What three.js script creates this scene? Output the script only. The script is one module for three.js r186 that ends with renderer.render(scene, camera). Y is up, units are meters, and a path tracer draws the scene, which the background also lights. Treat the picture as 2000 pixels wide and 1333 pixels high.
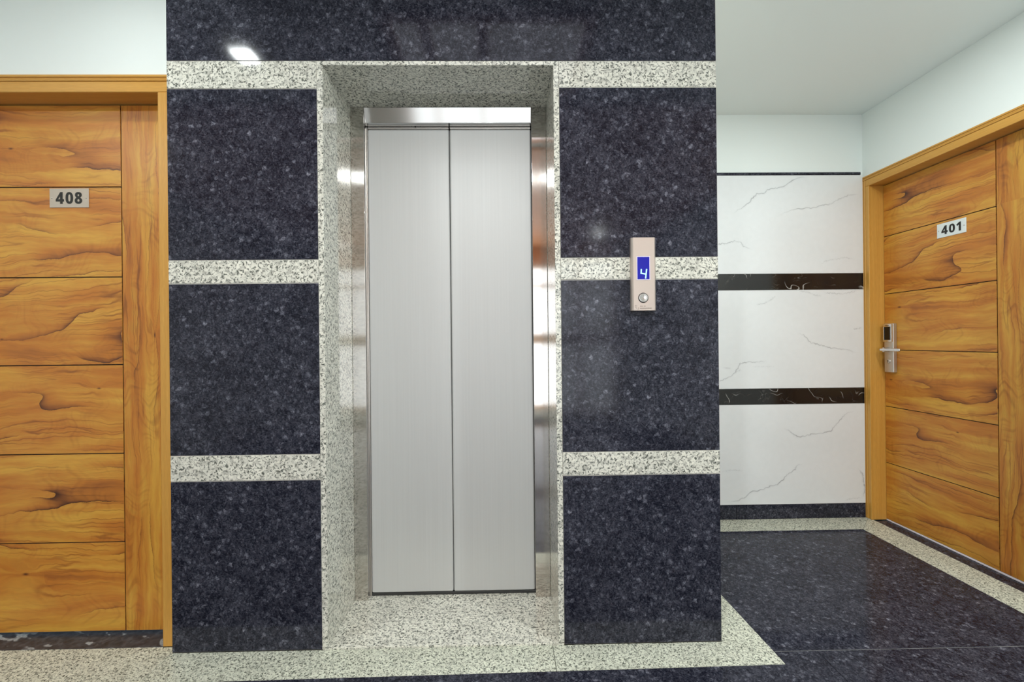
import * as THREE from 'three';
import { RoundedBoxGeometry } from 'three/addons/geometries/RoundedBoxGeometry.js';
import { TextGeometry } from 'three/addons/geometries/TextGeometry.js';
import { FontLoader } from 'three/addons/loaders/FontLoader.js';
import { RectAreaLightUniformsLib } from 'three/addons/lights/RectAreaLightUniformsLib.js';
import { mergeGeometries } from 'three/addons/utils/BufferGeometryUtils.js';

// ---------------------------------------------------------------- camera, renderer, exposure, large lights
const scene = new THREE.Scene();
scene.background = new THREE.Color(0x9fb4c8);
const camera = new THREE.PerspectiveCamera(2 * Math.atan(666.5 / 860) * 180 / Math.PI, 2000 / 1333, 0.05, 40);
camera.position.set(0, 1.094, 1.5797);
camera.rotation.order = 'YXZ';
camera.rotation.set(0, -0.0163, -0.01);
const renderer = new THREE.WebGLRenderer({ antialias: true });
renderer.toneMapping = THREE.LinearToneMapping;
renderer.toneMappingExposure = 2.75;
renderer.shadowMap.enabled = true;
RectAreaLightUniformsLib.init();

const WINDOW_LIGHT = 0.8, LAMP_LIGHT = 92;
const CEIL = 2.455;
// daylight that comes in through the frosted glazing behind the camera, one light just in front of each column of panes
const MULLIONS = [-1.22, -0.86, -0.26, 0.44, 1.0, 1.47], PANE_ROWS = [[0.16, 1.05], [1.19, 1.87], [1.91, 2.141]];
for (let k = 0; k < 5; k++) for (const [y0, y1] of PANE_ROWS) {
  const x = (MULLIONS[k] + MULLIONS[k + 1]) / 2, y = (y0 + y1) / 2;
  const l = new THREE.RectAreaLight(new THREE.Color(0.90, 0.97, 1.0), WINDOW_LIGHT, MULLIONS[k + 1] - MULLIONS[k] - 0.064, y1 - y0 - 0.004);
  l.position.set(x, y, 4.2 + 0.0535); l.lookAt(x, y, 0); scene.add(l);
}

// ---------------------------------------------------------------- small helpers
let seed = 1234567;
const rnd = () => { seed = (seed * 1664525 + 1013904223) >>> 0; return seed / 4294967296; };
const clamp = (x, a = 0, b = 1) => Math.min(b, Math.max(a, x));
const mix = (a, b, t) => a + (b - a) * t;
const smooth = (a, b, x) => { const t = clamp((x - a) / (b - a)); return t * t * (3 - 2 * t); };
const PERM = new Uint8Array(512);
{ const p = []; for (let i = 0; i < 256; i++) p.push(i); for (let i = 255; i > 0; i--) { const j = Math.floor(rnd() * (i + 1)); [p[i], p[j]] = [p[j], p[i]]; } for (let i = 0; i < 512; i++) PERM[i] = p[i & 255]; }
const GX = [], GY = []; for (let i = 0; i < 16; i++) { GX.push(Math.cos(i * Math.PI / 8)); GY.push(Math.sin(i * Math.PI / 8)); }
// gradient noise, about -1..1; px, py are whole-number periods (0: none)
function noise(x, y, px = 0, py = 0) {
  const xf = Math.floor(x), yf = Math.floor(y), u = x - xf, v = y - yf;
  let x0 = xf, x1 = xf + 1, y0 = yf, y1 = yf + 1;
  if (px) { x0 = ((x0 % px) + px) % px; x1 = ((x1 % px) + px) % px; }
  if (py) { y0 = ((y0 % py) + py) % py; y1 = ((y1 % py) + py) % py; }
  const a = PERM[PERM[x0 & 255] + (y0 & 255)] & 15, b = PERM[PERM[x1 & 255] + (y0 & 255)] & 15, c = PERM[PERM[x0 & 255] + (y1 & 255)] & 15, d = PERM[PERM[x1 & 255] + (y1 & 255)] & 15;
  const su = u * u * u * (u * (u * 6 - 15) + 10), sv = v * v * v * (v * (v * 6 - 15) + 10);
  const A = GX[a] * u + GY[a] * v, B = GX[b] * (u - 1) + GY[b] * v, C = GX[c] * u + GY[c] * (v - 1), D = GX[d] * (u - 1) + GY[d] * (v - 1);
  return 1.45 * mix(mix(A, B, su), mix(C, D, su), sv);
}
const hash = (i, j, k = 0) => PERM[PERM[PERM[i & 255] + (j & 255)] + (k & 255)] / 255;
// nearest jittered cell: returns [distance, random value]
const cellOut = [0, 0];
function cells(x, y, p, k = 0) {
  const xi = Math.floor(x), yi = Math.floor(y); let best = 9, val = 0;
  for (let j = -1; j <= 1; j++) for (let i = -1; i <= 1; i++) {
    const cx = (((xi + i) % p) + p) % p, cy = (((yi + j) % p) + p) % p;
    const dx = xi + i + hash(cx, cy, k) - x, dy = yi + j + hash(cx, cy, k + 71) - y, d = dx * dx + dy * dy;
    if (d < best) { best = d; val = hash(cx, cy, k + 33); }
  }
  cellOut[0] = Math.sqrt(best); cellOut[1] = val; return cellOut;
}
function makeTexture(w, h, sx, sy, fn, srgb = true) {           // fn(u metres, v metres, out rgb 0..255)
  const data = new Uint8Array(w * h * 4), o = [0, 0, 0];
  for (let j = 0; j < h; j++) for (let i = 0; i < w; i++) {
    fn((i + 0.5) / w * sx, (j + 0.5) / h * sy, o);
    const n = (j * w + i) * 4; data[n] = clamp(o[0], 0, 255); data[n + 1] = clamp(o[1], 0, 255); data[n + 2] = clamp(o[2], 0, 255); data[n + 3] = 255;
  }
  const t = new THREE.DataTexture(data, w, h, THREE.RGBAFormat, THREE.UnsignedByteType);
  t.wrapS = t.wrapT = THREE.RepeatWrapping; t.magFilter = THREE.LinearFilter; t.minFilter = THREE.LinearMipmapLinearFilter; t.generateMipmaps = true;
  if (srgb) t.colorSpace = THREE.SRGBColorSpace;
  t.repeat.set(1 / sx, 1 / sy); t.needsUpdate = true; return t;
}
// chamfered box, uv in metres taken from position (swap: grain runs along the other axis), [ou, ov] shifts the pattern
function slab(x0, x1, y0, y1, z0, z1, b = 0.001, swap = false, ou = 0, ov = 0) {
  const lo = [x0, y0, z0], hi = [x1, y1, z1], pos = [], nor = [], uv = [];
  const put = (p, n) => {
    pos.push(...p); nor.push(...n);
    const a = Math.abs(n[0]), c = Math.abs(n[1]), d = Math.abs(n[2]);
    let q = d >= a && d >= c ? [p[0], p[1]] : a >= c ? [p[2], p[1]] : [p[0], p[2]];
    if (swap) q = [q[1], q[0]];
    uv.push(q[0] + ou, q[1] + ov);
  };
  const face = (pts, n) => {
    const e1 = pts[1].map((v, i) => v - pts[0][i]), e2 = pts[2].map((v, i) => v - pts[0][i]);
    const c = [e1[1] * e2[2] - e1[2] * e2[1], e1[2] * e2[0] - e1[0] * e2[2], e1[0] * e2[1] - e1[1] * e2[0]];
    if (c[0] * n[0] + c[1] * n[1] + c[2] * n[2] < 0) pts.reverse();
    for (let k = 1; k < pts.length - 1; k++) for (const p of [pts[0], pts[k], pts[k + 1]]) put(p, n);
  };
  const corner = (s, ax) => s.map((v, i) => (v > 0 ? hi[i] : lo[i]) - (i === ax ? 0 : v * b));
  for (let ax = 0; ax < 3; ax++) for (const s of [-1, 1]) {
    const u = (ax + 1) % 3, v = (ax + 2) % 3, n = [0, 0, 0]; n[ax] = s;
    const mk = (a, c) => { const t = [0, 0, 0]; t[ax] = s; t[u] = a; t[v] = c; return corner(t, ax); };
    face([mk(-1, -1), mk(1, -1), mk(1, 1), mk(-1, 1)], n);
    for (const s2 of [-1, 1]) {                                     // edge between axis ax (s) and axis u (s2)
      const m = (fa, c) => { const t = [0, 0, 0]; t[ax] = s; t[u] = s2; t[v] = c; return corner(t, fa); };
      const n2 = [0, 0, 0]; n2[ax] = s * Math.SQRT1_2; n2[u] = s2 * Math.SQRT1_2;
      face([m(ax, -1), m(ax, 1), m(u, 1), m(u, -1)], n2);
    }
  }
  for (const a of [-1, 1]) for (const c of [-1, 1]) for (const d of [-1, 1]) { const t = [a, c, d], k = 0.57735; face([corner(t, 0), corner(t, 1), corner(t, 2)], [a * k, c * k, d * k]); }
  const g = new THREE.BufferGeometry();
  g.setAttribute('position', new THREE.Float32BufferAttribute(pos, 3)); g.setAttribute('normal', new THREE.Float32BufferAttribute(nor, 3)); g.setAttribute('uv', new THREE.Float32BufferAttribute(uv, 2));
  return g;
}
function planarUV(g, swap = false) {
  const p = g.attributes.position, n = g.attributes.normal, uv = [];
  for (let i = 0; i < p.count; i++) {
    const a = Math.abs(n.getX(i)), c = Math.abs(n.getY(i)), d = Math.abs(n.getZ(i));
    const q = d >= a && d >= c ? [p.getX(i), p.getY(i)] : a >= c ? [p.getZ(i), p.getY(i)] : [p.getX(i), p.getZ(i)];
    uv.push(swap ? q[1] : q[0], swap ? q[0] : q[1]);
  }
  g.setAttribute('uv', new THREE.Float32BufferAttribute(uv, 2)); return g;
}
function rounded(x0, x1, y0, y1, z0, z1, r = 0.003, swap = false, seg = 3) {
  const g = new RoundedBoxGeometry(x1 - x0, y1 - y0, z1 - z0, seg, r); g.translate((x0 + x1) / 2, (y0 + y1) / 2, (z0 + z1) / 2); return planarUV(g, swap);
}
// flat stone cut to an outline [x, z]..., top at y
function cutStone(pts, y, t = 0.02, b = 0.0008, ou = 0, ov = 0) {
  const s = new THREE.Shape(pts.map(([x, z]) => new THREE.Vector2(x, -z)));
  const g = new THREE.ExtrudeGeometry(s, { depth: t - 2 * b, bevelEnabled: true, bevelThickness: b, bevelSize: b, bevelOffset: -b - 0.0004, bevelSegments: 1 });
  g.rotateX(-Math.PI / 2); g.translate(0, y - t + b, 0); planarUV(g);
  const uv = g.attributes.uv; for (let i = 0; i < uv.count; i++) uv.setXY(i, uv.getX(i) + ou, uv.getY(i) + ov);
  return g;
}
const taken = {};
function numbered(name) { const k = taken[name] = (taken[name] ?? -1) + 1; return k ? `${name}_${String(k).padStart(3, '0')}` : name; }
function mesh(name, geometry, material, parent, label) {
  const m = new THREE.Mesh(Array.isArray(geometry) ? mergeGeometries(geometry.map(g => g.index ? g.toNonIndexed() : g)) : geometry, material);
  m.name = name; m.castShadow = m.receiveShadow = true; parent.add(m);
  if (label) m.userData.label = label;
  return m;
}
function top(name, label, category, kind) {
  const g = new THREE.Group(); g.name = numbered(name); g.userData = { label, category }; if (kind) g.userData.kind = kind; scene.add(g); return g;
}
const structure = (name, label, category) => top(name, label, category, 'structure');

// ---------------------------------------------------------------- procedural textures
// dark blue-grey granite: fine crystals, cloudy flakes and a few larger pale grains; one metre, tiles
const darkGranite = makeTexture(1024, 1024, 1, 1, (u, v, o) => {
  const wx = u + 0.005 * noise(u * 46, v * 46, 46, 46) + 0.002 * noise(u * 150, v * 150, 150, 150), wy = v + 0.005 * noise(u * 46 + 7.3, v * 46 + 3.1, 46, 46) + 0.002 * noise(u * 150 + 2.2, v * 150 + 6.1, 150, 150);
  const c1 = cells(wx * 210, wy * 210, 210, 3)[1], a = cells(wx * 96, wy * 96, 96, 9), c2 = a[1], d2 = a[0];
  const b = cells(wx * 44, wy * 44, 44, 17), c3 = b[1], d3 = b[0];
  const cloud = noise(u * 9, v * 9, 9, 9), cloud2 = noise(u * 34, v * 34, 34, 34), fine = noise(u * 250, v * 250, 250, 250);
  let k = 0.21 + 0.26 * (c1 - 0.5) + 0.08 * cloud + 0.11 * cloud2 + 0.15 * fine;
  if (c2 > 0.60) k += 0.50 * (c2 - 0.5) * smooth(0.58, 0.22, d2);
  if (c3 > 0.84) k += (c3 - 0.64) * 0.95 * smooth(0.46, 0.18, d3) * (0.9 + 0.5 * cloud2 + 0.5 * (c1 - 0.5) + 0.3 * fine);
  k = clamp(k, 0, 1);
  o[0] = mix(22, 138, k); o[1] = mix(23, 140, k); o[2] = mix(33, 152, k);
});
// black-and-white salt granite: pale feldspar, short dark hornblende flecks; one metre, tiles
const paleGranite = makeTexture(1024, 1024, 1, 1, (u, v, o) => {
  const wx = u + 0.004 * noise(u * 90, v * 90, 90, 90), wy = v + 0.004 * noise(u * 90 + 5.2, v * 90 + 9.7, 90, 90);
  const f1 = noise(wx * 125, wy * 125, 125, 125), f2 = noise(wx * 78 + 31.7, wy * 78 + 11.9, 78, 78), m = noise(u * 22, v * 22, 22, 22), f3 = noise(wx * 210 + 1.7, wy * 210, 210, 210);
  const line = 1 - smooth(0.02, 0.17, Math.abs(noise(wx * 70 + 3.3, wy * 70 + 8.8, 70, 70)));
  const line2 = 1 - smooth(0.02, 0.16, Math.abs(noise(wx * 95 + 13.3, wy * 95 + 2.8, 95, 95)));
  let d = Math.max(smooth(0.30 - 0.14 * m, 0.55 - 0.14 * m, f1 + 0.2 * f3), 0.9 * smooth(0.46 - 0.14 * m, 0.64 - 0.14 * m, f2 + 0.2 * f3));
  d = Math.max(d, 0.95 * line * smooth(-0.06, 0.28, f2 + 0.3 * m + 0.2 * f3), 0.7 * line2 * smooth(0.0, 0.35, f1 * 0.6 - 0.3 * m + 0.3 * f3));
  const c = cells(wx * 105, wy * 105, 105, 41)[1];
  const tone = 0.96 + 0.08 * (c - 0.5) + 0.04 * noise(u * 8, v * 8, 8, 8) - 0.13 * smooth(0.10, 0.5, noise(u * 46, v * 46, 46, 46));
  const dark = 0.86 * d * (0.62 + 0.38 * c);
  o[0] = mix(236 * tone, 54, dark); o[1] = mix(235 * tone, 58, dark); o[2] = mix(223 * tone, 53, dark);
});
// figured wood laminate: honey ground, heartwood zones that end in a dark line, cross-grain flame
const HONEY = [213, 160, 64], ORANGE = [192, 120, 44], BROWN = [122, 64, 30], DARK = [58, 27, 14];
function woodColor(u, v, o, flame, knots) {
  let s = v + 0.034 * noise(u * 1.5, v * 2.6) + 0.011 * noise(u * 5.0 + 9.1, v * 6) + 0.0055 * noise(u * 19, v * 17) + 0.002 * noise(u * 55, v * 50);
  let eye = 0, ring = 0;
  for (const [ku, kv, r, amp] of knots) {
    const dx = (u - ku) / (r * 2.4), dy = (v - kv) / r, q = dx * dx + dy * dy;
    if (q < 9) { s += amp * Math.exp(-q) * dy / (0.35 + Math.abs(dy)); eye = Math.max(eye, Math.exp(-q * 60)); ring = Math.max(ring, Math.exp(-q * 3) * (0.5 + 0.5 * Math.sin(Math.sqrt(q) * 16))); }
  }
  const g = 8.5 * s + 1.25 * noise(u * 1.1 + 3.7, s * 4.2) + 0.42 * noise(u * 3.2, s * 12 + 4.4);
  const saw = g - Math.floor(g), id = Math.floor(g), st = hash(id + 400, 7);
  const gate = smooth(-0.2, 0.35, noise(u * 3.3 + id * 3.7, s * 5 + 1.3));
  const line = (Math.exp(-saw * 48) + 0.35 * Math.exp(-saw * 14)) * gate * (0.3 + 0.7 * st);
  const wide = 1.6 + 3.6 * hash(id + 90, 3), heart = Math.exp(-saw * wide) * (0.1 + 0.9 * st) * (0.3 + 0.7 * gate);
  // cloudy streaks drawn out along the grain, from broad to fine
  const broad = 0.58 * noise(u * 1.7 + 5, s * 10) + 0.46 * noise(u * 3.0, s * 27 + 2) + 0.30 * noise(u * 6, s * 66);
  const r1 = 1 - Math.abs(noise(u * 1.7 + 8, s * 34)), r2 = 1 - Math.abs(noise(u * 2.6, s * 70 + 9));
  const threads = smooth(0.90, 0.99, r1) * smooth(-0.1, 0.35, noise(u * 2.4, s * 7 + 3)) + 0.7 * smooth(0.88, 0.99, r2) * smooth(0.0, 0.45, noise(u * 3 + 4, s * 9) + 0.4 * heart);
  const cloud = noise(u * 9 + 2.2, v * 12) * 0.6 + 0.4 * noise(u * 24, v * 30 + 5);
  const fm = smooth(-0.1, 0.4, noise(u * 3.1 + 11, v * 9.7) + 0.3 * heart) * flame;
  const fl = noise(u * 56 + 3.0 * noise(u * 6, v * 14), v * 7 + 0.4) * fm;
  let t = 0.62 * heart + 0.55 * broad + 0.10 * cloud + 0.09 * fl + 0.06 * ring + 0.16 * threads;
  t = clamp(t + 0.25, 0, 1.25);
  const q = clamp(Math.max(line, eye * 0.85) + 0.22 * threads);
  for (let k = 0; k < 3; k++) {
    const c = t < 0.5 ? mix(HONEY[k], ORANGE[k], t * 2) : mix(ORANGE[k], BROWN[k], Math.min(1, (t - 0.5) * 1.3));
    o[k] = mix(c, DARK[k], q * 0.85) * (1 + 0.03 * fl - 0.11 * Math.max(0, fl) + 0.03 * noise(u * 22, s * 260));
  }
}
const plankKnots = [[0.30, 1.86, 0.022, 0.05], [0.24, 0.25, 0.03, 0.06], [0.62, 0.95, 0.02, 0.04], [0.16, 1.14, 0.016, 0.03], [0.75, 1.45, 0.024, 0.05]];
const woodPlank = makeTexture(1024, 2048, 0.95, 2.1, (u, v, o) => woodColor(u, v, o, 0.8, plankKnots));
const woodStile = makeTexture(2048, 512, 2.1, 0.5, (u, v, o) => woodColor(u + 7.3, v * 1.5 + 3.1, o, 1.7, [[1.15 + 7.3, 0.12 * 1.5 + 3.1, 0.03, 0.05], [0.52 + 7.3, 0.39 * 1.5 + 3.1, 0.03, 0.05]]));
const woodPlain = makeTexture(1024, 256, 1.6, 0.4, (u, v, o) => {
  const s = v + 0.004 * noise(u * 3, v * 6), t = 0.5 + 0.3 * noise(u * 1.2, s * 60) + 0.25 * noise(u * 3, s * 160), q = 1 + 0.04 * noise(u * 30, s * 400);
  o[0] = mix(214, 198, t) * q; o[1] = mix(164, 142, t) * q; o[2] = mix(82, 58, t) * q;
});
// white porcelain marble: veins drawn where each tile has them; x 0.985..2.185, one tile is 1.2 x 0.6 m
const VEINS = [
  [0, 1.0, 0.75, [[1.387, 1.850], [1.431, 1.882], [1.483, 1.913], [1.516, 1.956], [1.536, 1.971], [1.580, 1.974], [1.600, 1.997], [1.652, 2.007], [1.700, 2.015], [1.749, 2.052], [1.797, 2.070], [1.861, 2.067]]],
  [0, 0.9, 0.60, [[1.650, 1.829], [1.747, 1.875], [1.859, 1.883], [1.940, 1.901], [1.984, 1.907], [2.016, 1.926], [2.061, 1.948], [2.101, 1.962], [2.173, 1.959]]],
  [0, 0.9, 0.65, [[1.282, 1.665], [1.302, 1.667], [1.353, 1.674], [1.397, 1.687], [1.433, 1.676], [1.449, 1.655], [1.501, 1.630]]],
  [0, 0.7, 0.30, [[1.920, 1.538], [1.952, 1.562], [2.009, 1.572], [2.073, 1.579], [2.137, 1.574]]],
  [1, 0.8, 0.45, [[1.517, 1.296], [1.573, 1.307], [1.613, 1.326], [1.646, 1.354]]],
  [1, 0.8, 0.40, [[1.774, 1.381], [1.846, 1.372], [1.878, 1.356], [1.926, 1.350]]],
  [1, 0.8, 0.50, [[1.934, 1.367], [1.990, 1.365], [2.055, 1.360], [2.103, 1.370], [2.143, 1.378]]],
  [1, 0.9, 0.60, [[1.774, 1.121], [1.818, 1.111], [1.846, 1.072], [1.875, 1.060], [1.933, 1.045], [1.981, 1.031], [2.069, 1.022], [2.146, 1.002]]],
  [1, 0.8, 0.50, [[2.118, 1.144], [2.172, 1.153]]],
  [1, 0.9, 0.60, [[1.285, 0.835], [1.304, 0.841], [1.343, 0.856], [1.391, 0.886], [1.420, 0.941], [1.459, 0.950], [1.536, 0.951], [1.584, 0.958]]],
  [1, 0.7, 0.30, [[1.391, 0.891], [1.430, 0.907]]],
  [1, 1.2, 0.22, [[1.314, 0.920], [1.372, 0.913]]],
  [1, 1.0, 0.18, [[1.488, 0.923], [1.642, 0.923]]],
  [2, 1.0, 0.65, [[1.681, 0.548], [1.715, 0.534], [1.739, 0.514], [1.763, 0.495], [1.807, 0.497], [1.850, 0.510], [1.928, 0.514], [1.976, 0.530], [2.001, 0.561], [2.035, 0.601], [2.065, 0.629], [2.123, 0.648]]],
  [2, 1.0, 0.70, [[1.321, 0.107], [1.383, 0.108], [1.436, 0.127], [1.490, 0.167], [1.547, 0.176], [1.596, 0.198], [1.644, 0.205], [1.678, 0.238], [1.703, 0.266], [1.751, 0.299], [1.761, 0.318], [1.800, 0.329]]],
  [2, 1.3, 0.60, [[2.139, 0.298], [2.168, 0.259], [2.170, 0.226], [2.177, 0.197], [2.179, 0.158], [2.161, 0.111]]],
  [2, 0.7, 0.30, [[2.049, 0.103], [2.108, 0.116], [2.166, 0.120]]],
  [2, 0.8, 0.22, [[1.298, 0.291], [1.385, 0.299], [1.433, 0.292]]],
];
function marbleTile(index, bottom) {
  const w = 1024, h = 512, dark = new Float32Array(w * h), px = w / 1.2;
  for (const [tile, width, strength, pts] of VEINS) {
    if (tile !== index) continue;
    const steps = [];
    for (let k = 0; k < pts.length - 1; k++) for (let i = 0; i < 40; i++) {
      const f = i / 40, t = (k + f) / (pts.length - 1);
      const jx = 0.005 * noise(t * 22 + k, index * 5 + 0.3), jy = 0.006 * noise(t * 26 + 4, k * 0.2 + index * 3 + 8.1) + 0.0007 * noise(t * 90, 3.3 + index);
      steps.push([(mix(pts[k][0], pts[k + 1][0], f) + jx - 0.985) * px, (mix(pts[k][1], pts[k + 1][1], f) + jy - bottom) / 0.6 * h, t]);
    }
    for (const [cx, cy, t] of steps) {
      const end = Math.min(1, 5 * Math.min(t, 1 - t)) * (0.55 + 0.45 * noise(t * 9, index + width * 7));
      const r = width * (1.3 + 1.2 * Math.abs(noise(t * 14 + 2, 6.6 + index))), feather = width * (5 + 5 * Math.abs(noise(t * 6, 2.2)));
      for (let y = Math.floor(cy - 12); y <= cy + 12; y++) for (let x = Math.floor(cx - 10); x <= cx + 10; x++) {
        if (x < 0 || y < 0 || x >= w || y >= h) continue;
        const dx = x - cx, dy = y - cy, d = Math.hypot(dx, dy), n = y * w + x;
        const k = strength * end * (Math.exp(-d * d / (r * r)) + 0.16 * Math.exp(-d * d / (feather * feather)) * (dy < 0 ? 1 : 0.3));
        if (k > dark[n]) dark[n] = k;
      }
    }
  }
  return makeTexture(w, h, 1.2, 0.6, (u, v, o) => {
    const i = Math.min(w - 1, Math.floor(u * px)), j = Math.min(h - 1, Math.floor(v / 0.6 * h));
    const d = clamp(dark[j * w + i]), c = 1 - 0.012 * noise(u * 3 + index * 3, v * 4) - 0.006 * noise(u * 30, v * 30);
    o[0] = mix(231 * c, 108, d); o[1] = mix(234 * c, 111, d); o[2] = mix(235 * c, 115, d);
  });
}
// black marble listello with broken white veins
const blackMarble = makeTexture(1024, 256, 1.4, 0.35, (u, v, o) => {
  const x = u + 0.03 * noise(u * 18, v * 18), y = v + 0.03 * noise(u * 18 + 4, v * 18 + 9);
  const a = 1 - smooth(0, 0.07, Math.abs(noise(x * 11, y * 15))), m = smooth(0.12, 0.55, noise(u * 9 + 4, v * 11)), f = 1 - smooth(0, 0.05, Math.abs(noise(x * 34 + 7, y * 34)));
  const k = clamp(a * m * 0.9 + 0.45 * f * smooth(0.2, 0.6, noise(u * 12 + 8, v * 14 + 3))), n = 4 * noise(u * 40, v * 40);
  o[0] = mix(30 + n, 205, k); o[1] = mix(27 + n, 205, k); o[2] = mix(26 + n, 200, k);
});
// granite sill with dried splashes of white plaster
const stainedGranite = makeTexture(1024, 256, 0.86, 0.18, (u, v, o) => {
  const a = cells(u * 95, v * 95, 95, 9), k = clamp(0.26 + 0.3 * (a[1] - 0.5) + 0.22 * noise(u * 40, v * 40));
  const a1 = noise((u * 0.6 + v) * 13 + 2, (v - u * 0.5) * 44), a2 = noise(u * 60, v * 60);
  const p = smooth(0.34, 0.60, a1 + 0.22 * a2 + 0.75 * smooth(0.755, 0.80, u) + 0.35 * smooth(0.45, 0.20, u) - 0.12);
  const q = p * (0.75 + 0.25 * noise(u * 200, v * 200));
  o[0] = mix(mix(34, 120, k), 205, q * 0.85); o[1] = mix(mix(36, 122, k), 216, q * 0.85); o[2] = mix(mix(42, 128, k), 218, q * 0.85);
});
const brushed = makeTexture(512, 256, 0.5, 2, (u, v, o) => { const t = 242 + 2 * noise(u * 400, v * 2) + 2 * noise(u * 140, v * 1.5 + 5); o[0] = o[1] = o[2] = t; });

// the same granite cut from a finer-grained block for the floor and for the wall bands
const scaled = (t, k) => { const c = t.clone(); c.repeat.multiplyScalar(k); c.needsUpdate = true; return c; };
const paleFloorGranite = scaled(paleGranite, 1.5), paleWallGranite = scaled(paleGranite, 1.2);

// ---------------------------------------------------------------- materials
const std = p => new THREE.MeshPhysicalMaterial(p);
const M = {
  dark: std({ map: darkGranite, roughness: 0.11, specularIntensity: 0.5 }),
  darkFloor: std({ map: darkGranite, roughness: 0.1, specularIntensity: 0.18 }),
  pale: std({ map: paleWallGranite, roughness: 0.07 }),
  paleFloor: std({ map: paleFloorGranite, color: 0xf0f4ee, roughness: 0.2, specularIntensity: 0.6 }),
  stained: std({ map: stainedGranite, roughness: 0.45 }),
  grout: std({ color: 0xe2e0d8, roughness: 0.9 }),
  floorGrout: std({ color: 0xa9aaa8, roughness: 0.9 }),
  bed: std({ color: 0x6f6e6c, roughness: 0.9 }),
  paint: std({ color: 0xedf4f1, roughness: 0.85 }),
  ceiling: std({ color: 0xf2f8f6, roughness: 0.9 }),
  plank: std({ map: woodPlank, roughness: 0.38 }),
  stile: std({ map: woodStile, roughness: 0.38 }),
  frame: std({ map: woodPlain, roughness: 0.4 }),
  black: std({ color: 0x17130f, roughness: 0.7 }),
  caulk: std({ color: 0xe6e2d6, roughness: 0.8 }),
  blackMarble: std({ map: blackMarble, roughness: 0.12 }),
  doorSteel: std({ color: 0xd6d7d6, map: brushed, metalness: 0.28, roughness: 0.5 }),
  jambSteel: std({ color: 0xdedad6, map: brushed, metalness: 1, roughness: 0.1, anisotropy: 0.9 }),
  headSteel: std({ color: 0xb0b0ae, map: brushed, metalness: 1, roughness: 0.12 }),
  darkSteel: std({ color: 0x4a4a4a, metalness: 0.8, roughness: 0.5 }),
  satin: std({ color: 0xc9c5bf, metalness: 0.85, roughness: 0.36 }),
  panelSteel: std({ color: 0xccbfb6, metalness: 0.6, roughness: 0.38 }),
  brightSteel: std({ color: 0xdcdcdc, metalness: 1, roughness: 0.16 }),
  plateGrey: std({ color: 0xbdb2a4, metalness: 0.35, roughness: 0.45 }),
  plateWhite: std({ color: 0xdfe6e4, roughness: 0.4 }),
  ink: std({ color: 0x16140f, roughness: 0.5 }),
  gloss: std({ color: 0x0b0908, roughness: 0.08 }),
  engraving: std({ color: 0x8d837b, roughness: 0.6 }),
  bezel: std({ color: 0xe6dff0, roughness: 0.25 }),
  screen: std({ color: 0x05061a, roughness: 0.2, emissive: 0x1a1ec8, emissiveIntensity: 0.26 }),
  digit: std({ color: 0x0a2030, roughness: 0.3, emissive: 0xb4f4ff, emissiveIntensity: 0.55 }),
  white: std({ color: 0xeeeeec, roughness: 0.5 }),
  gapLight: std({ color: 0xf0e8f0, roughness: 0.4 }),  // lilac white of the light under the door leaf, painted in
  glow: std({ color: 0xf5f5f0, roughness: 0.5, emissive: 0xf4fff8, emissiveIntensity: 3 }),
  glazing: std({ color: 0xe8eef2, roughness: 0.6, emissive: 0xf2f7ff, emissiveIntensity: 0.3 }),
  panelGlow: std({ color: 0xf2f2f2, roughness: 0.5, emissive: 0xf4f6ff, emissiveIntensity: 0.06 }),
  teak: std({ color: 0xe6a070, roughness: 0.45 }),
};

// ---------------------------------------------------------------- the room
const XL = -1.189, XR = 0.773, OL = -0.6405, OR = 0.1835, OT = 2.0842, XW = 2.1853, ZB = -1.0707, ZF = -0.0317, ZL = -0.1151, XLF = 2.2744, LW = -3.0, ZR = 4.2;
const rebase = (g, x, y, z) => { g.position.set(x, y, z); for (const c of g.children) c.position.set(c.position.x - x, c.position.y - y, c.position.z - z); return g; };

// floor: dark granite field, pale granite borders
const floor = structure('floor', 'polished dark granite floor with pale speckled granite border strips', 'floor');
mesh('floor_bed', slab(LW - 0.2, XW + 0.2, -0.14, -0.0205, ZB - 0.2, ZR + 0.2), M.bed, floor);
const edgeZ = x => 0.1276 - 0.01135 * x;                           // front edge of the border strip, slightly out of square
const sideX = z => 0.925 + 0.04 * z;
const paleStones = [
  [[LW, ZF], [XL - 0.001, ZF], [XL - 0.001, edgeZ(XL)], [LW, edgeZ(LW)]],
  [[XL, 0.0005], [0.16, 0.0005], [0.16, edgeZ(0.16)], [XL, edgeZ(XL)]],
  [[0.161, 0.0005], [XR, 0.0005], [0.9315, 0.1172], [0.161, edgeZ(0.161)]],
  [[XR + 0.0005, 0], [0.9312, 0.1165], [sideX(-0.5), -0.5], [XR + 0.0005, -0.5]],
  [[XR + 0.0005, -0.501], [sideX(-0.501), -0.501], [sideX(-0.9), -0.9], [XR + 0.0005, ZB + 0.009]],
  [[XR + 0.001, ZB + 0.009], [1.46, ZB + 0.009], [1.46, -0.898], [sideX(-0.9) - 0.001, -0.899]],
  [[1.461, ZB + 0.009], [2.2, ZB + 0.009], [2.034, -0.9005], [1.461, -0.898]],
  [[2.2, ZB + 0.010], [2.2, 0.2], [2.033, 0.2], [2.0335, -0.9]],
  [[2.2, 0.2], [2.2, ZR], [2.033, ZR], [2.033, 0.2]],
];
paleStones.forEach((p, i) => mesh('border_stone', cutStone(p, 0, 0.02, 0.0007, i * 0.317, i * 0.611), M.paleFloor, floor));
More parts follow.
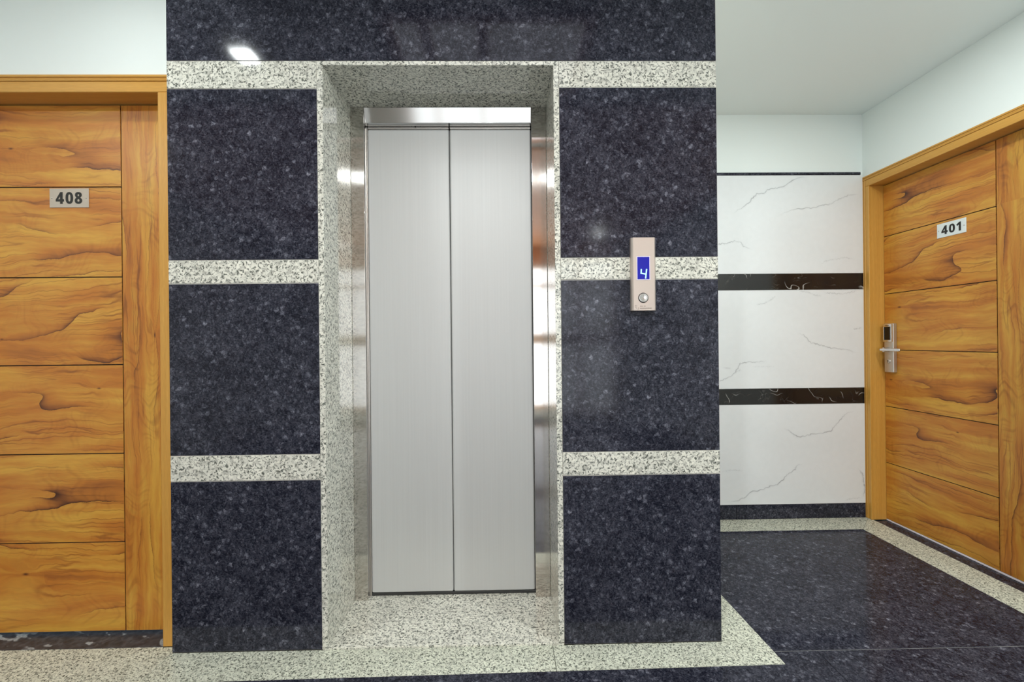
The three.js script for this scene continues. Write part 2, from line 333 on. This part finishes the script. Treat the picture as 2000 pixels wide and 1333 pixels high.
const darkStones = [
  [[sideX(-0.9), -0.899], [2.0325, -0.9], [2.0325, 0.0552], [sideX(0.0552) + 0.0005, 0.0552]],
  [[1.0805, 0.0568], [2.0325, 0.0568], [2.0325, 1.1], [1.0805, 1.1]],
  [[LW, edgeZ(LW)], [-0.74, edgeZ(-0.74)], [-0.74, 1.1], [LW, 1.1]],
  [[-0.739, edgeZ(-0.739)], [0.9322, 0.118], [sideX(0.0568) + 0.001, 0.0568], [1.0795, 0.0568], [1.0795, 1.1], [-0.739, 1.1]],
  [[LW, 1.101], [-0.4, 1.101], [-0.4, 2.6], [LW, 2.6]], [[-0.399, 1.101], [2.0325, 1.101], [2.0325, 2.6], [-0.399, 2.6]],
  [[LW, 2.601], [-0.4, 2.601], [-0.4, ZR], [LW, ZR]], [[-0.399, 2.601], [2.0325, 2.601], [2.0325, ZR], [-0.399, ZR]],
];
darkStones.forEach((p, i) => mesh('floor_tile', cutStone(p, 0, 0.02, 0.0007, i * 0.43, i * 0.27), M.darkFloor, floor));
{
  const g = slab(-2.06, -1.2466, -0.02, -0.0002, -0.16, ZF - 0.001, 0.0008, false, 2.06, 0.17); mesh('door_sill_stone', g, M.stained, floor, 'dark granite sill smeared with white plaster');
  mesh('door_sill_stone', cutStone([[2.201, -1.009], [2.33, -1.009], [2.33, -0.15], [2.201, -0.15]], 0, 0.02, 0.0007, 0.2, 0.5), M.darkFloor, floor);
}
mesh('grout_line', slab(0.932, 2.032, -0.012, -0.0009, 0.0553, 0.0567, 0.0003), M.floorGrout, floor, 'pale grout line across the dark floor');
// ceiling
const ceiling = structure('ceiling', 'plain off-white painted ceiling', 'ceiling');
mesh('ceiling_slab', slab(LW - 0.2, XW + 0.25, CEIL, CEIL + 0.15, ZB - 0.2, ZR + 0.2), M.ceiling, ceiling);

// left wall with the opening for door 408
const wallLeft = structure('wall_left', 'pale painted wall above the left wooden door', 'wall');
const zw = -0.041;
mesh('plaster', [slab(LW, XL, 2.0715, CEIL, zw - 0.16, zw, 0.0005), slab(LW, -2.12, 0, 2.0715, zw - 0.16, zw, 0.0005)], M.paint, wallLeft);
mesh('caulking', slab(-1.1945, XL - 0.0004, 0.001, 2.0712, zw - 0.1, -0.0335, 0.001), M.caulk, wallLeft, 'cream sealant line between the door frame and the granite');
// right wall with the opening for door 401
const wallRight = structure('wall_right', 'pale painted wall above the right wooden door', 'wall');
mesh('plaster', [slab(XW + 0.006, XW + 0.25, 2.0695, CEIL, ZB, ZR, 0.0005), slab(XW + 0.006, XW + 0.25, 0, 2.0695, -0.147, ZR, 0.0005)], M.paint, wallRight);
// back wall: paint above, marble tiles below
const wallBack = structure('wall_back', 'short end wall in white marble tiles with two black marble bands', 'wall');
mesh('plaster', slab(XR - 0.3, XW + 0.25, 0, CEIL, ZB - 0.2, ZB, 0.0005), M.paint, wallBack, 'pale painted upper wall');
const bx0 = 0.985, bx1 = XW - 0.0005, tz = ZB + 0.0075, rows = [[1.4865, 2.083, 0], [0.7905, 1.387, 1], [0.0875, 0.6925, 2]];
for (const [y0, y1, k] of rows) {
  const t = marbleTile(k, y0);
  mesh('marble_tile', slab(bx0, bx1, y0, y1, ZB, tz, 0.0008, false, -bx0, -y0), std({ map: t, roughness: 0.18 }), wallBack);
}
mesh('marble_tile', slab(XR, bx0 - 0.001, 0.0875, 2.083, ZB, tz, 0.0008), M.white, wallBack);
for (const [y0, y1, o] of [[1.388, 1.4855, 0.13], [0.694, 0.7895, 0.71]]) mesh('black_band', slab(XR, bx1, y0, y1, ZB, tz, 0.0008, false, o, o), M.blackMarble, wallBack, 'black marble band with broken white veins');
const cap = structure('trim_1', 'thin dark marble capping strip above the white tiles', 'trim');
mesh('capping_strip', slab(XR, XW - 0.012, 2.0845, 2.1005, ZB, ZB + 0.010, 0.002, false, 0.2, 0.05), M.dark, cap);
const base = structure('baseboard_back', 'dark granite skirting at the foot of the marble wall', 'baseboard');
mesh('skirting_slab', slab(XR, 1.3905, 0.0005, 0.0865, ZB, ZB + 0.0085, 0.0008, false, 0.1, 0.3), M.dark, base);
mesh('skirting_slab', slab(1.3925, XW - 0.001, 0.0005, 0.0865, ZB, ZB + 0.0085, 0.0008, false, 0.6, 0.7), M.dark, base);
// walls behind and beside the camera
const wallRear = structure('wall_rear', 'painted wall behind the viewer around the large window', 'wall');
mesh('plaster', [slab(LW, -1.22, 0, CEIL, ZR, ZR + 0.2, 0.0005), slab(1.47, XW + 0.006, 0, CEIL, ZR, ZR + 0.2, 0.0005), slab(-1.22, 1.47, 0, 0.1, ZR, ZR + 0.2, 0.0005)], M.paint, wallRear);
mesh('wood_panel', slab(-1.22, 1.47, 2.2, CEIL, ZR, ZR + 0.2, 0.001), M.teak, wallRear, 'orange wood panel above the window');
const wallSide = structure('wall_corridor_end', 'painted wall at the far left end of the corridor', 'wall');
mesh('plaster', slab(LW - 0.2, LW, 0, CEIL, zw - 0.2, ZR + 0.2, 0.0005), M.paint, wallSide);
// window behind the camera
{
  const w = structure('window_1', 'large frosted window with wooden bars behind the viewer', 'window');
  const xs = MULLIONS, zf = ZR + 0.03, b = 0.03;
  for (const x of xs) mesh('mullion', slab(Math.max(-1.2195, x - b), Math.min(1.4695, x + b), 0.101, 2.199, zf, zf + 0.06, 0.003, true), M.teak, w);
  for (const [y, t] of [[0.13, 0.03], [1.12, 0.07], [1.89, 0.02], [2.17, 0.029]]) for (let k = 0; k < xs.length - 1; k++) mesh('transom', slab(Math.max(-1.2195, xs[k]) + b, xs[k + 1] - b, y - t, y + t, zf + 0.005, zf + 0.055, 0.003), M.frame, w);
  for (let k = 0; k < xs.length - 1; k++) for (const [y0, y1] of PANE_ROWS) mesh('pane', slab(xs[k] + b, xs[k + 1] - b, y0, y1, zf + 0.025, zf + 0.031, 0.0005), M.glazing, w);
}
// wooden ceiling boards over the lobby behind the camera
{
  const t = structure('trim_2', 'orange wood boards lining the ceiling behind the viewer', 'trim');
  for (let k = 0; k < 17; k++) mesh('board', slab(-2.98 + k * 0.29, -2.98 + k * 0.29 + 0.286, CEIL - 0.018, CEIL - 0.0005, 0.95, ZR - 0.002, 0.002, true, 0, k * 0.13), M.teak, t);
}

// ---------------------------------------------------------------- lift wall clad in granite
const wallFront = structure('wall_front', 'lift wall clad in dark granite slabs with pale speckled granite bands', 'wall');
const V = 0.0025, g2 = 0.0014;                                       // cladding thickness, half a joint
mesh('masonry', [
  slab(XL, OL - 0.0205, 0, CEIL, ZB, -V, 0.0003), slab(OR + 0.0205, XR, 0, CEIL, ZB, -V, 0.0003), slab(OL - 0.0205, OR + 0.0205, OT + 0.016, CEIL, ZB, -V, 0.0003),
  slab(OL - 0.0205, OR + 0.0205, 0, OT + 0.016, ZB, -0.5, 0.0003)], M.grout, wallFront);
const SL = OL - 0.020, SR = OR + 0.0195;
mesh('dark_slab', slab(XL, XR, 2.0997 + g2, CEIL, -V, 0, 0.0006, false, 0.31, 0.44), M.dark, wallFront);
const left = [[2.001, 1.391], [1.308, 0.697], [0.606, 0.0005]], right = [[2.005, 1.391], [1.312, 0.691], [0.607, 0.0005]];
left.forEach(([a, b], i) => mesh('dark_slab', slab(XL, SL - g2, b + g2, a - g2, -V, 0, 0.0006, false, 0.17 + i * 0.37, 0.2 + i * 0.53), M.dark, wallFront));
right.forEach(([a, b], i) => mesh('dark_slab', slab(SR + g2, XR, b + g2, a - g2, -V, 0, 0.0006, false, 0.67 + i * 0.29, 0.6 + i * 0.41), M.dark, wallFront));
[[2.0997, 2.001], [1.391, 1.308], [0.697, 0.606]].forEach(([a, b], i) => mesh('pale_band', slab(XL, SL - g2, b + g2, a - g2, -V, 0, 0.0006, false, i * 0.41, i * 0.33), M.pale, wallFront));
[[2.0997, 2.005], [1.391, 1.312], [0.691, 0.607]].forEach(([a, b], i) => mesh('pale_band', slab(SR + g2, XR, b + g2, a - g2, -V, 0, 0.0006, false, 0.2 + i * 0.47, 0.1 + i * 0.39), M.pale, wallFront));
// lining of the recess: two cheeks, soffit, sill
mesh('lining_slab', slab(SL, OL, 0.0085, OT - 0.0003, -0.345, 0.0005, 0.0008, false, 0.3, 0.5), M.pale, wallFront);
mesh('lining_slab', slab(OR, SR, 0.0085, OT - 0.0003, -0.345, 0.0005, 0.0008, false, 0.7, 0.2), M.pale, wallFront);
mesh('lining_slab', slab(SL, SR, OT, 2.0992, -0.345, 0.0005, 0.0008, false, 0.15, 0.85), M.pale, wallFront);
mesh('lining_slab', slab(SL, SR, -0.012, 0.008, -0.335, 0.0005, 0.0015, false, 0.55, 0.35), M.pale, wallFront);
mesh('shaft_back', slab(OL + 0.001, OR - 0.001, 0.01, OT - 0.001, -0.46, -0.40, 0.0003), M.black, wallFront);

// ---------------------------------------------------------------- lift door
{
  const d = structure('door_3', 'brushed steel two-panel lift door in a steel frame', 'lift door');
  const zc = -0.2809, ci = -0.5845, ri = 0.121, sill = 0.0083, seam = -0.2295;
  mesh('steel_column', rounded(OL + 0.0005, ci, sill, OT - 0.0005, zc - 0.05, zc, 0.0012), M.jambSteel, d);
  mesh('steel_column', rounded(ri, OR - 0.0005, sill, OT - 0.0005, zc - 0.05, zc, 0.0012), M.jambSteel, d);
  const h = rounded(ci + 0.0006, ri - 0.0006, 0, 0.0670, -0.010, 0, 0.0012, true); h.rotateX(0.29); h.translate(0, 2.0185, zc - 0.0185);
  mesh('header', h, M.headSteel, d, 'mirror-bright steel header above the lift door');
  mesh('header_lip', rounded(ci + 0.0006, ri - 0.0006, 2.0160, 2.0184, zc - 0.026, zc + 0.0005, 0.001), M.brightSteel, d);
  const z1 = zc - 0.0305, z0 = z1 - 0.028;
  for (const [a, b] of [[ci + 0.006, seam - 0.0012], [seam + 0.0012, ri - 0.0012]]) {
    const p = mesh('door_panel', rounded(a, b, 0.0215, 2.0055, z0, z1, 0.007, false, 4), M.doorSteel, d);
    const t = mesh('hanger_plate', rounded(a + 0.001, b - 0.001, 2.0065, 2.062, z0, z1 - 0.002, 0.001), M.satin, p);
    if (a < -0.4) for (const [hx, hy, r] of [[-0.391, 2.019, 0.0022], [-0.374, 2.0165, 0.0036], [-0.352, 2.019, 0.0022]]) {
      const c = new THREE.CylinderGeometry(r, r, 0.003, 14); c.rotateX(Math.PI / 2); c.translate(hx, hy, z1 - 0.0017); mesh('screw_hole', c, M.black, p);
    }
  }
  mesh('door_stop', rounded(ci + 0.0003, ci + 0.0052, sill, 2.0155, z1 - 0.02, z1 - 0.002, 0.0008), M.satin, d);
  mesh('door_track', slab(ci, ri, sill, 0.0195, z0 - 0.02, z1 - 0.003, 0.001), M.darkSteel, d, 'dark slot under the lift door panels');
  rebase(d, -0.23, 0, zc);
}

// ---------------------------------------------------------------- numbered wooden doors
const font = await new FontLoader().loadAsync('fonts/droid/droid_sans_bold.typeface.json');
function numberPlate(parent, text, material, at, turn) {            // local: x reads on, y up, z out of the door
  const g = mesh('number_plate', rounded(-0.073, 0.073, -0.0365, 0.0365, 0, 0.003, 0.0012), material, parent, text === '408' ? 'grey metal plate reading 408' : 'white metal plate reading 401');
  let x = 0; const parts = [];
  for (const ch of text) {
    const t = new TextGeometry(ch, { font, size: 0.045, depth: 0.0003, curveSegments: 8, bevelEnabled: true, bevelSize: 0.0009, bevelThickness: 0.0002, bevelSegments: 1 }); t.computeBoundingBox();
    const b = t.boundingBox, w = b.max.x - b.min.x; t.translate(-b.min.x + x, -(b.min.y + b.max.y) / 2, 0.0033); parts.push([t, b.max.y - b.min.y]); x += w + 0.007;
  }
  x -= 0.007;
  for (const [t, h] of parts) { t.translate(-x / 2, 0, 0); t.scale(0.098 / Math.max(x, 0.095), 0.0445 / h, 1); mesh('numeral', t, M.ink, g); }
  for (const s of [-1, 1]) { const c = new THREE.SphereGeometry(0.0032, 12, 6, 0, Math.PI * 2, 0, Math.PI / 2); c.rotateX(Math.PI / 2); c.scale(1, 1, 0.5); c.translate(s * 0.064, 0, 0.003); mesh('screw', c, M.satin, g); }
  g.position.set(...at); g.rotation.y = turn; return g;
}
const JOINTS = [0.008, 0.346, 0.682, 1.019, 1.352, 1.694, 2.0055];
// door 408 faces +z
{
  const d = structure('door_1', 'orange wooden door numbered 408 left of the lift', 'door');
  const xr = -1.2466, xg = -1.4495, xl = -2.053, F = 2.0073, gap = 0.0021;
  mesh('leaf_core', slab(xl + 0.002, xr - 0.003, 0.009, F - 0.003, ZL - 0.036, ZL - 0.004, 0.0005), M.black, d);
  for (let k = 0; k < 6; k++) mesh('plank', slab(xl + 0.002, xg - gap, JOINTS[k] + gap, JOINTS[k + 1] - gap, ZL - 0.004, ZL, 0.0006, false, 2.06 + (k % 3) * 0.05, 0.02), M.plank, d);
  mesh('stile', slab(xg + gap, xr - 0.003, JOINTS[0] + gap, F - 0.004, ZL - 0.004, ZL, 0.0006, true, 0.02, 1.4495), M.stile, d);
  const jb = 0.0005;
  mesh('frame_jamb', slab(xr, -1.1948, jb, F, -0.2, ZF, 0.002, true, 0.3, 1.3), M.frame, d);
  mesh('frame_jamb', slab(xl - 0.06, xl, jb, F, -0.2, ZF, 0.002, true, 0.1, 2.2), M.frame, d);
  mesh('frame_head', slab(xl - 0.06, -1.1948, F, 2.0455, -0.2, ZF, 0.002, false, 0.1, 0.1), M.frame, d);
  for (const [a, b, p] of [[2.0465, 2.0535, 0.002], [2.0545, 2.0605, -0.001], [2.0612, 2.0708, 0.001]]) mesh('head_moulding', slab(xl - 0.06, -1.1952, a, b, -0.2, ZF + p, 0.0018, false, 0.4, a), M.frame, d);
  numberPlate(d, '408', M.plateGrey, [-1.642, 1.652, ZL], 0);
  rebase(d, -1.65, 0, ZL);
}
// door 401 faces -x
{
  const d = structure('door_2', 'orange wooden door numbered 401 with a card lock in the right wall', 'door');
  const za = -1.0212, zg = -0.4165, zb = -0.2145, F = 2.0035, gap = 0.0021, x = XLF;
  mesh('leaf_core', slab(x + 0.004, x + 0.036, 0.009, F - 0.003, za + 0.002, zb - 0.002, 0.0005), M.black, d);
  const order = [4, 2, 5, 0, 3, 1];
  for (let k = 0; k < 6; k++) mesh('plank', slab(x, x + 0.004, JOINTS[k] + gap, Math.min(F - 0.004, JOINTS[k + 1] - gap), za + 0.002, zg - gap, 0.0006, false, 1.16 + (k % 3) * 0.06, (order[k] - k) * 0.339), M.plank, d);
  mesh('stile', slab(x, x + 0.004, JOINTS[0] + gap, F - 0.004, zg + gap, zb - 0.002, 0.0006, true, 0.4, 0.68), M.stile, d);
  mesh('gap_light_strip', slab(x - 0.003, x + 0.003, 0.0006, 0.0078, za + 0.004, zb - 0.004, 0.001), M.gapLight, d, 'pale strip painted as light leaking under the door leaf');  // light shining out from the room beyond, put into a pale strip
  const j0 = ZB + 0.0005, j1 = -0.1535;
  mesh('frame_jamb', slab(XW + 0.001, XW + 0.16, 0.0005, F, j0 + 0.0245, za, 0.002, true, 0.7, 1.05), M.frame, d);
  mesh('frame_jamb', slab(XW + 0.001, XW + 0.16, 0.0005, F, zb, j1, 0.002, true, 0.2, 0.4), M.frame, d);
  mesh('frame_head', slab(XW + 0.001, XW + 0.16, F, 2.043, j0 + 0.0245, j1, 0.002, false, 1.2, 0.2), M.frame, d);
  for (const [a, b, p] of [[0, 0.0078, 0.002], [0.0084, 0.0150, -0.001], [0.0156, 0.0245, 0.001]]) {
    mesh('head_moulding', slab(XW + 0.0005 - p, XW + 0.16, 2.0435 + a, 2.0435 + b, j0, j1, 0.0018, false, 0.9, a * 9), M.frame, d);
    mesh('jamb_moulding', slab(XW + 0.0005 - p, XW + 0.16, 0.0005, 2.0432, j0 + 0.0242 - b, j0 + 0.0242 - a, 0.0018, true, 0.2, a * 9), M.frame, d);
  }
  numberPlate(d, '401', M.plateWhite, [x, 1.6445, -0.620], -Math.PI / 2);
  // card lock, local: x along the door towards the viewer, y up, z out
  const L = mesh('door_lock', rounded(-0.031, 0.031, -0.144, 0.144, 0, 0.024, 0.005), M.satin, d, 'satin steel card lock with lever handle');
  const fr = new THREE.Shape(); fr.moveTo(-0.029, -0.052); fr.lineTo(0.029, -0.052); fr.lineTo(0.029, 0.052); fr.lineTo(-0.029, 0.052); fr.closePath();
  const ho = new THREE.Path(); ho.moveTo(-0.023, -0.041); ho.lineTo(-0.023, 0.036); ho.lineTo(0.020, 0.036); ho.lineTo(0.020, -0.041); ho.closePath(); fr.holes.push(ho);
  const rf = new THREE.ExtrudeGeometry(fr, { depth: 0.006, bevelEnabled: true, bevelSize: 0.0012, bevelThickness: 0.0012, bevelSegments: 2, bevelOffset: -0.0012 }); rf.translate(0, 0.088, 0.0245);
  mesh('reader_frame', rf, M.brightSteel, L);
  mesh('card_reader', rounded(-0.0225, 0.0195, 0.0475, 0.1235, 0.0242, 0.0285, 0.0015), M.gloss, L, 'black card reader window');
  mesh('indicator_slot', rounded(-0.012, 0.010, 0.1285, 0.1325, 0.0318, 0.0335, 0.0008), M.gloss, L);
  const hub = new THREE.CylinderGeometry(0.0125, 0.0145, 0.030, 24); hub.rotateX(Math.PI / 2); hub.translate(-0.002, -0.010, 0.039);
  const bar = rounded(-0.020, 0.112, -0.0185, -0.0015, 0.050, 0.064, 0.0055, false, 4);
  mesh('lever_handle', [hub, bar].map(g => g.index ? g.toNonIndexed() : g), M.brightSteel, L);
  const ky = new THREE.LatheGeometry([[0.0001, 0.0275], [0.009, 0.0275], [0.0125, 0.0268], [0.0135, 0.024]].reverse().map(p => new THREE.Vector2(...p)), 28); ky.rotateX(Math.PI / 2);
  ky.translate(-0.002, -0.078, 0); mesh('key_cylinder', ky, M.satin, L);
  mesh('keyhole', [rounded(-0.0035, -0.0005, -0.086, -0.074, 0.0272, 0.0280, 0.0003), rounded(-0.005, 0.001, -0.0775, -0.0725, 0.0272, 0.0280, 0.0003)], M.ink, L);
  L.position.set(x, 1.031, -0.967); L.rotation.y = -Math.PI / 2;
  rebase(d, x, 0, -0.617);
}

// ---------------------------------------------------------------- lift call panel
{
  const p = top('lift_call_panel', 'slim steel lift call panel with blue display showing 4', 'call panel');
  const W = 0.0445, T = 0.021, s = new THREE.Shape();
  s.moveTo(-W, 0); s.lineTo(W, 0); s.lineTo(W, 0.009); s.quadraticCurveTo(W, 0.014, 0.0375, T); s.lineTo(-0.0375, T); s.quadraticCurveTo(-W, 0.014, -W, 0.009); s.closePath();
  const b = new THREE.ExtrudeGeometry(s, { depth: 0.259, bevelEnabled: true, bevelSize: 0.0008, bevelThickness: 0.0008, bevelSegments: 2, bevelOffset: -0.0008, curveSegments: 6 });
  b.rotateX(-Math.PI / 2); b.translate(0, -0.1295, 0); b.scale(1, 1, -1);
  { const a = b.attributes.position.array; for (let i = 0; i < a.length; i += 9) for (let k = 0; k < 3; k++) [a[i + 3 + k], a[i + 6 + k]] = [a[i + 6 + k], a[i + 3 + k]]; b.deleteAttribute('normal'); b.computeVertexNormals(); }
  mesh('body', planarUV(b), M.panelSteel, p);
  mesh('bezel', rounded(-0.0265, 0.0215, -0.022, 0.063, T - 0.001, T + 0.0012, 0.0008), M.bezel, p, 'pale lavender rim around the display');
  const sc = mesh('display', rounded(-0.0240, 0.0190, -0.0192, 0.0602, T - 0.001, T + 0.002, 0.0008), M.screen, p, 'glowing blue display');
  const stroke = (x0, y0, x1, y1, w) => { const l = Math.hypot(x1 - x0, y1 - y0), g = new RoundedBoxGeometry(w, l + w, 0.0008, 2, 0.00035); g.rotateZ(Math.atan2(y1 - y0, x1 - x0) - Math.PI / 2); g.translate((x0 + x1) / 2, (y0 + y1) / 2, T + 0.0022); return g; };
  mesh('digit', [stroke(-0.0105, 0.0150, -0.0112, 0.0025, 0.0047), stroke(-0.0112, 0.0022, 0.0055, -0.0005, 0.0047), stroke(0.0085, 0.0150, 0.0048, -0.0145, 0.0047)], M.digit, sc, 'glowing pale cyan figure 4');
  const bt = new THREE.LatheGeometry([[0.0001, 0.0018], [0.0140, 0.0032], [0.0158, 0.0020], [0.0160, 0]].map(q => new THREE.Vector2(...q)).reverse(), 32); bt.rotateX(Math.PI / 2); bt.translate(-0.0035, -0.085, T);
  const rg = new THREE.TorusGeometry(0.0171, 0.0012, 8, 40); rg.translate(-0.0035, -0.085, T);
  const btn = mesh('call_button', bt, M.brightSteel, p, 'round bright steel push button'); mesh('button_ring', rg, M.darkSteel, btn);
  mesh('button_mark', rounded(-0.0041, -0.0029, -0.086, -0.0745, T + 0.0018, T + 0.0032, 0.0002), M.engraving, btn);
  const ink = (x0, x1, y0, y1) => slab(x0 + 0.001, x1 + 0.001, y0 - 0.0045, y1 - 0.0045, T - 0.0002, T + 0.0003, 0.0001);
  mesh('emblem', [ink(-0.0345, -0.0330, -0.1170, -0.1065), ink(-0.0330, -0.0265, -0.1080, -0.1065), ink(-0.0300, -0.0278, -0.1125, -0.1105), ink(-0.0298, -0.0284, -0.1200, -0.1140), ink(-0.0222, -0.0207, -0.1215, -0.1130), ink(-0.0262, -0.0222, -0.1215, -0.1200)], M.engraving, p, 'small grey engraved emblem');
  const words = []; let x = -0.0165;
  for (const n of [5, 3]) { for (let k = 0; k < n; k++) { words.push(ink(x, x + 0.0016, -0.1112 - 0.0003 * (k % 2), -0.1088)); x += 0.0022; } x += 0.003; }
  x = -0.0165; for (let k = 0; k < 16; k++) { words.push(ink(x, x + 0.0019, -0.1192, -0.1160 - 0.0004 * (k % 3 === 1))); x += 0.0026; }
  mesh('lettering', words, M.engraving, p, 'two tiny lines of grey lettering');
  p.position.set(0.4975, 1.328, 0.0006);
}

// ---------------------------------------------------------------- recessed ceiling lamps
function downlight(x, z, y, label, power) {
  const t = top('downlight', label, 'ceiling lamp');
  const rim = new THREE.LatheGeometry([[0.046, 0], [0.064, 0], [0.064, -0.004], [0.060, -0.008], [0.048, -0.006], [0.046, 0]].map(q => new THREE.Vector2(...q)), 40); mesh('trim_ring', rim, M.white, t);
  const lens = new THREE.CylinderGeometry(0.046, 0.046, 0.003, 40); lens.translate(0, -0.002, 0); mesh('lens', lens, M.glow, t, 'glowing white lens');
  t.position.set(x, y - 0.0003, z); t.userData.group = 'recessed ceiling lamps';
  const l = new THREE.RectAreaLight(new THREE.Color(0.94, 1.0, 0.995), power, 0.09, 0.09); l.position.set(x, y - 0.011, z); l.lookAt(x, 0, z); scene.add(l);
}
downlight(-1.206, 0.506, CEIL, 'recessed round ceiling lamp in front of door 408', LAMP_LIGHT * 0.6);
downlight(1.403, -0.05, CEIL, 'recessed round ceiling lamp near door 401', LAMP_LIGHT * 1.5);
downlight(-0.15, 1.44, CEIL - 0.018, 'recessed round lamp in the wooden ceiling above the viewer', LAMP_LIGHT * 4.6);
downlight(1.17, 3.85, CEIL - 0.018, 'recessed round lamp in the wooden ceiling by the window', LAMP_LIGHT * 0.6);

downlight(1.75, 1.30, CEIL - 0.018, 'added round fill lamp in the wooden ceiling along the right wall', LAMP_LIGHT * 4);  // added fill lamp, set where the lift wall does not mirror it
downlight(-2.40, 1.30, CEIL - 0.018, 'added round fill lamp in the wooden ceiling at the far left', LAMP_LIGHT * 1.8);  // second added fill lamp, brightens the left side from out of view
// backlit ceiling panel with wooden dividers in front of the lift, mirrored in the steel header
{
  const t = top('light_panel', 'rectangular backlit ceiling panel with wooden dividers above the lift entrance', 'ceiling lamp');
  const z0 = 0.28, z1 = 0.80, xs = [-0.49, -0.335, -0.085, 0.38];
  for (const x of xs) mesh('divider', slab(x - 0.022, x + 0.022, -0.022, -0.0005, z0, z1, 0.003), M.teak, t);
  for (const z of [z0 - 0.04, z1]) mesh('frame_bar', slab(xs[0] - 0.022, xs[3] + 0.022, -0.022, -0.0005, z, z + 0.04, 0.003), M.teak, t);
  for (let k = 0; k < 3; k++) {
    const a = xs[k] + 0.0222, b = xs[k + 1] - 0.0222;
    mesh('diffuser', slab(a, b, -0.010, -0.006, z0 + 0.0004, z1 - 0.0004, 0.0005), M.panelGlow, t, 'glowing white diffuser');
    const l = new THREE.RectAreaLight(new THREE.Color(0.97, 0.98, 1.0), 0.38, b - a - 0.002, z1 - z0 - 0.004); l.position.set((a + b) / 2, CEIL - 0.0115, (z0 + z1) / 2); l.lookAt((a + b) / 2, 0, (z0 + z1) / 2); scene.add(l);
  }
  t.position.y = CEIL;
}

renderer.render(scene, camera);
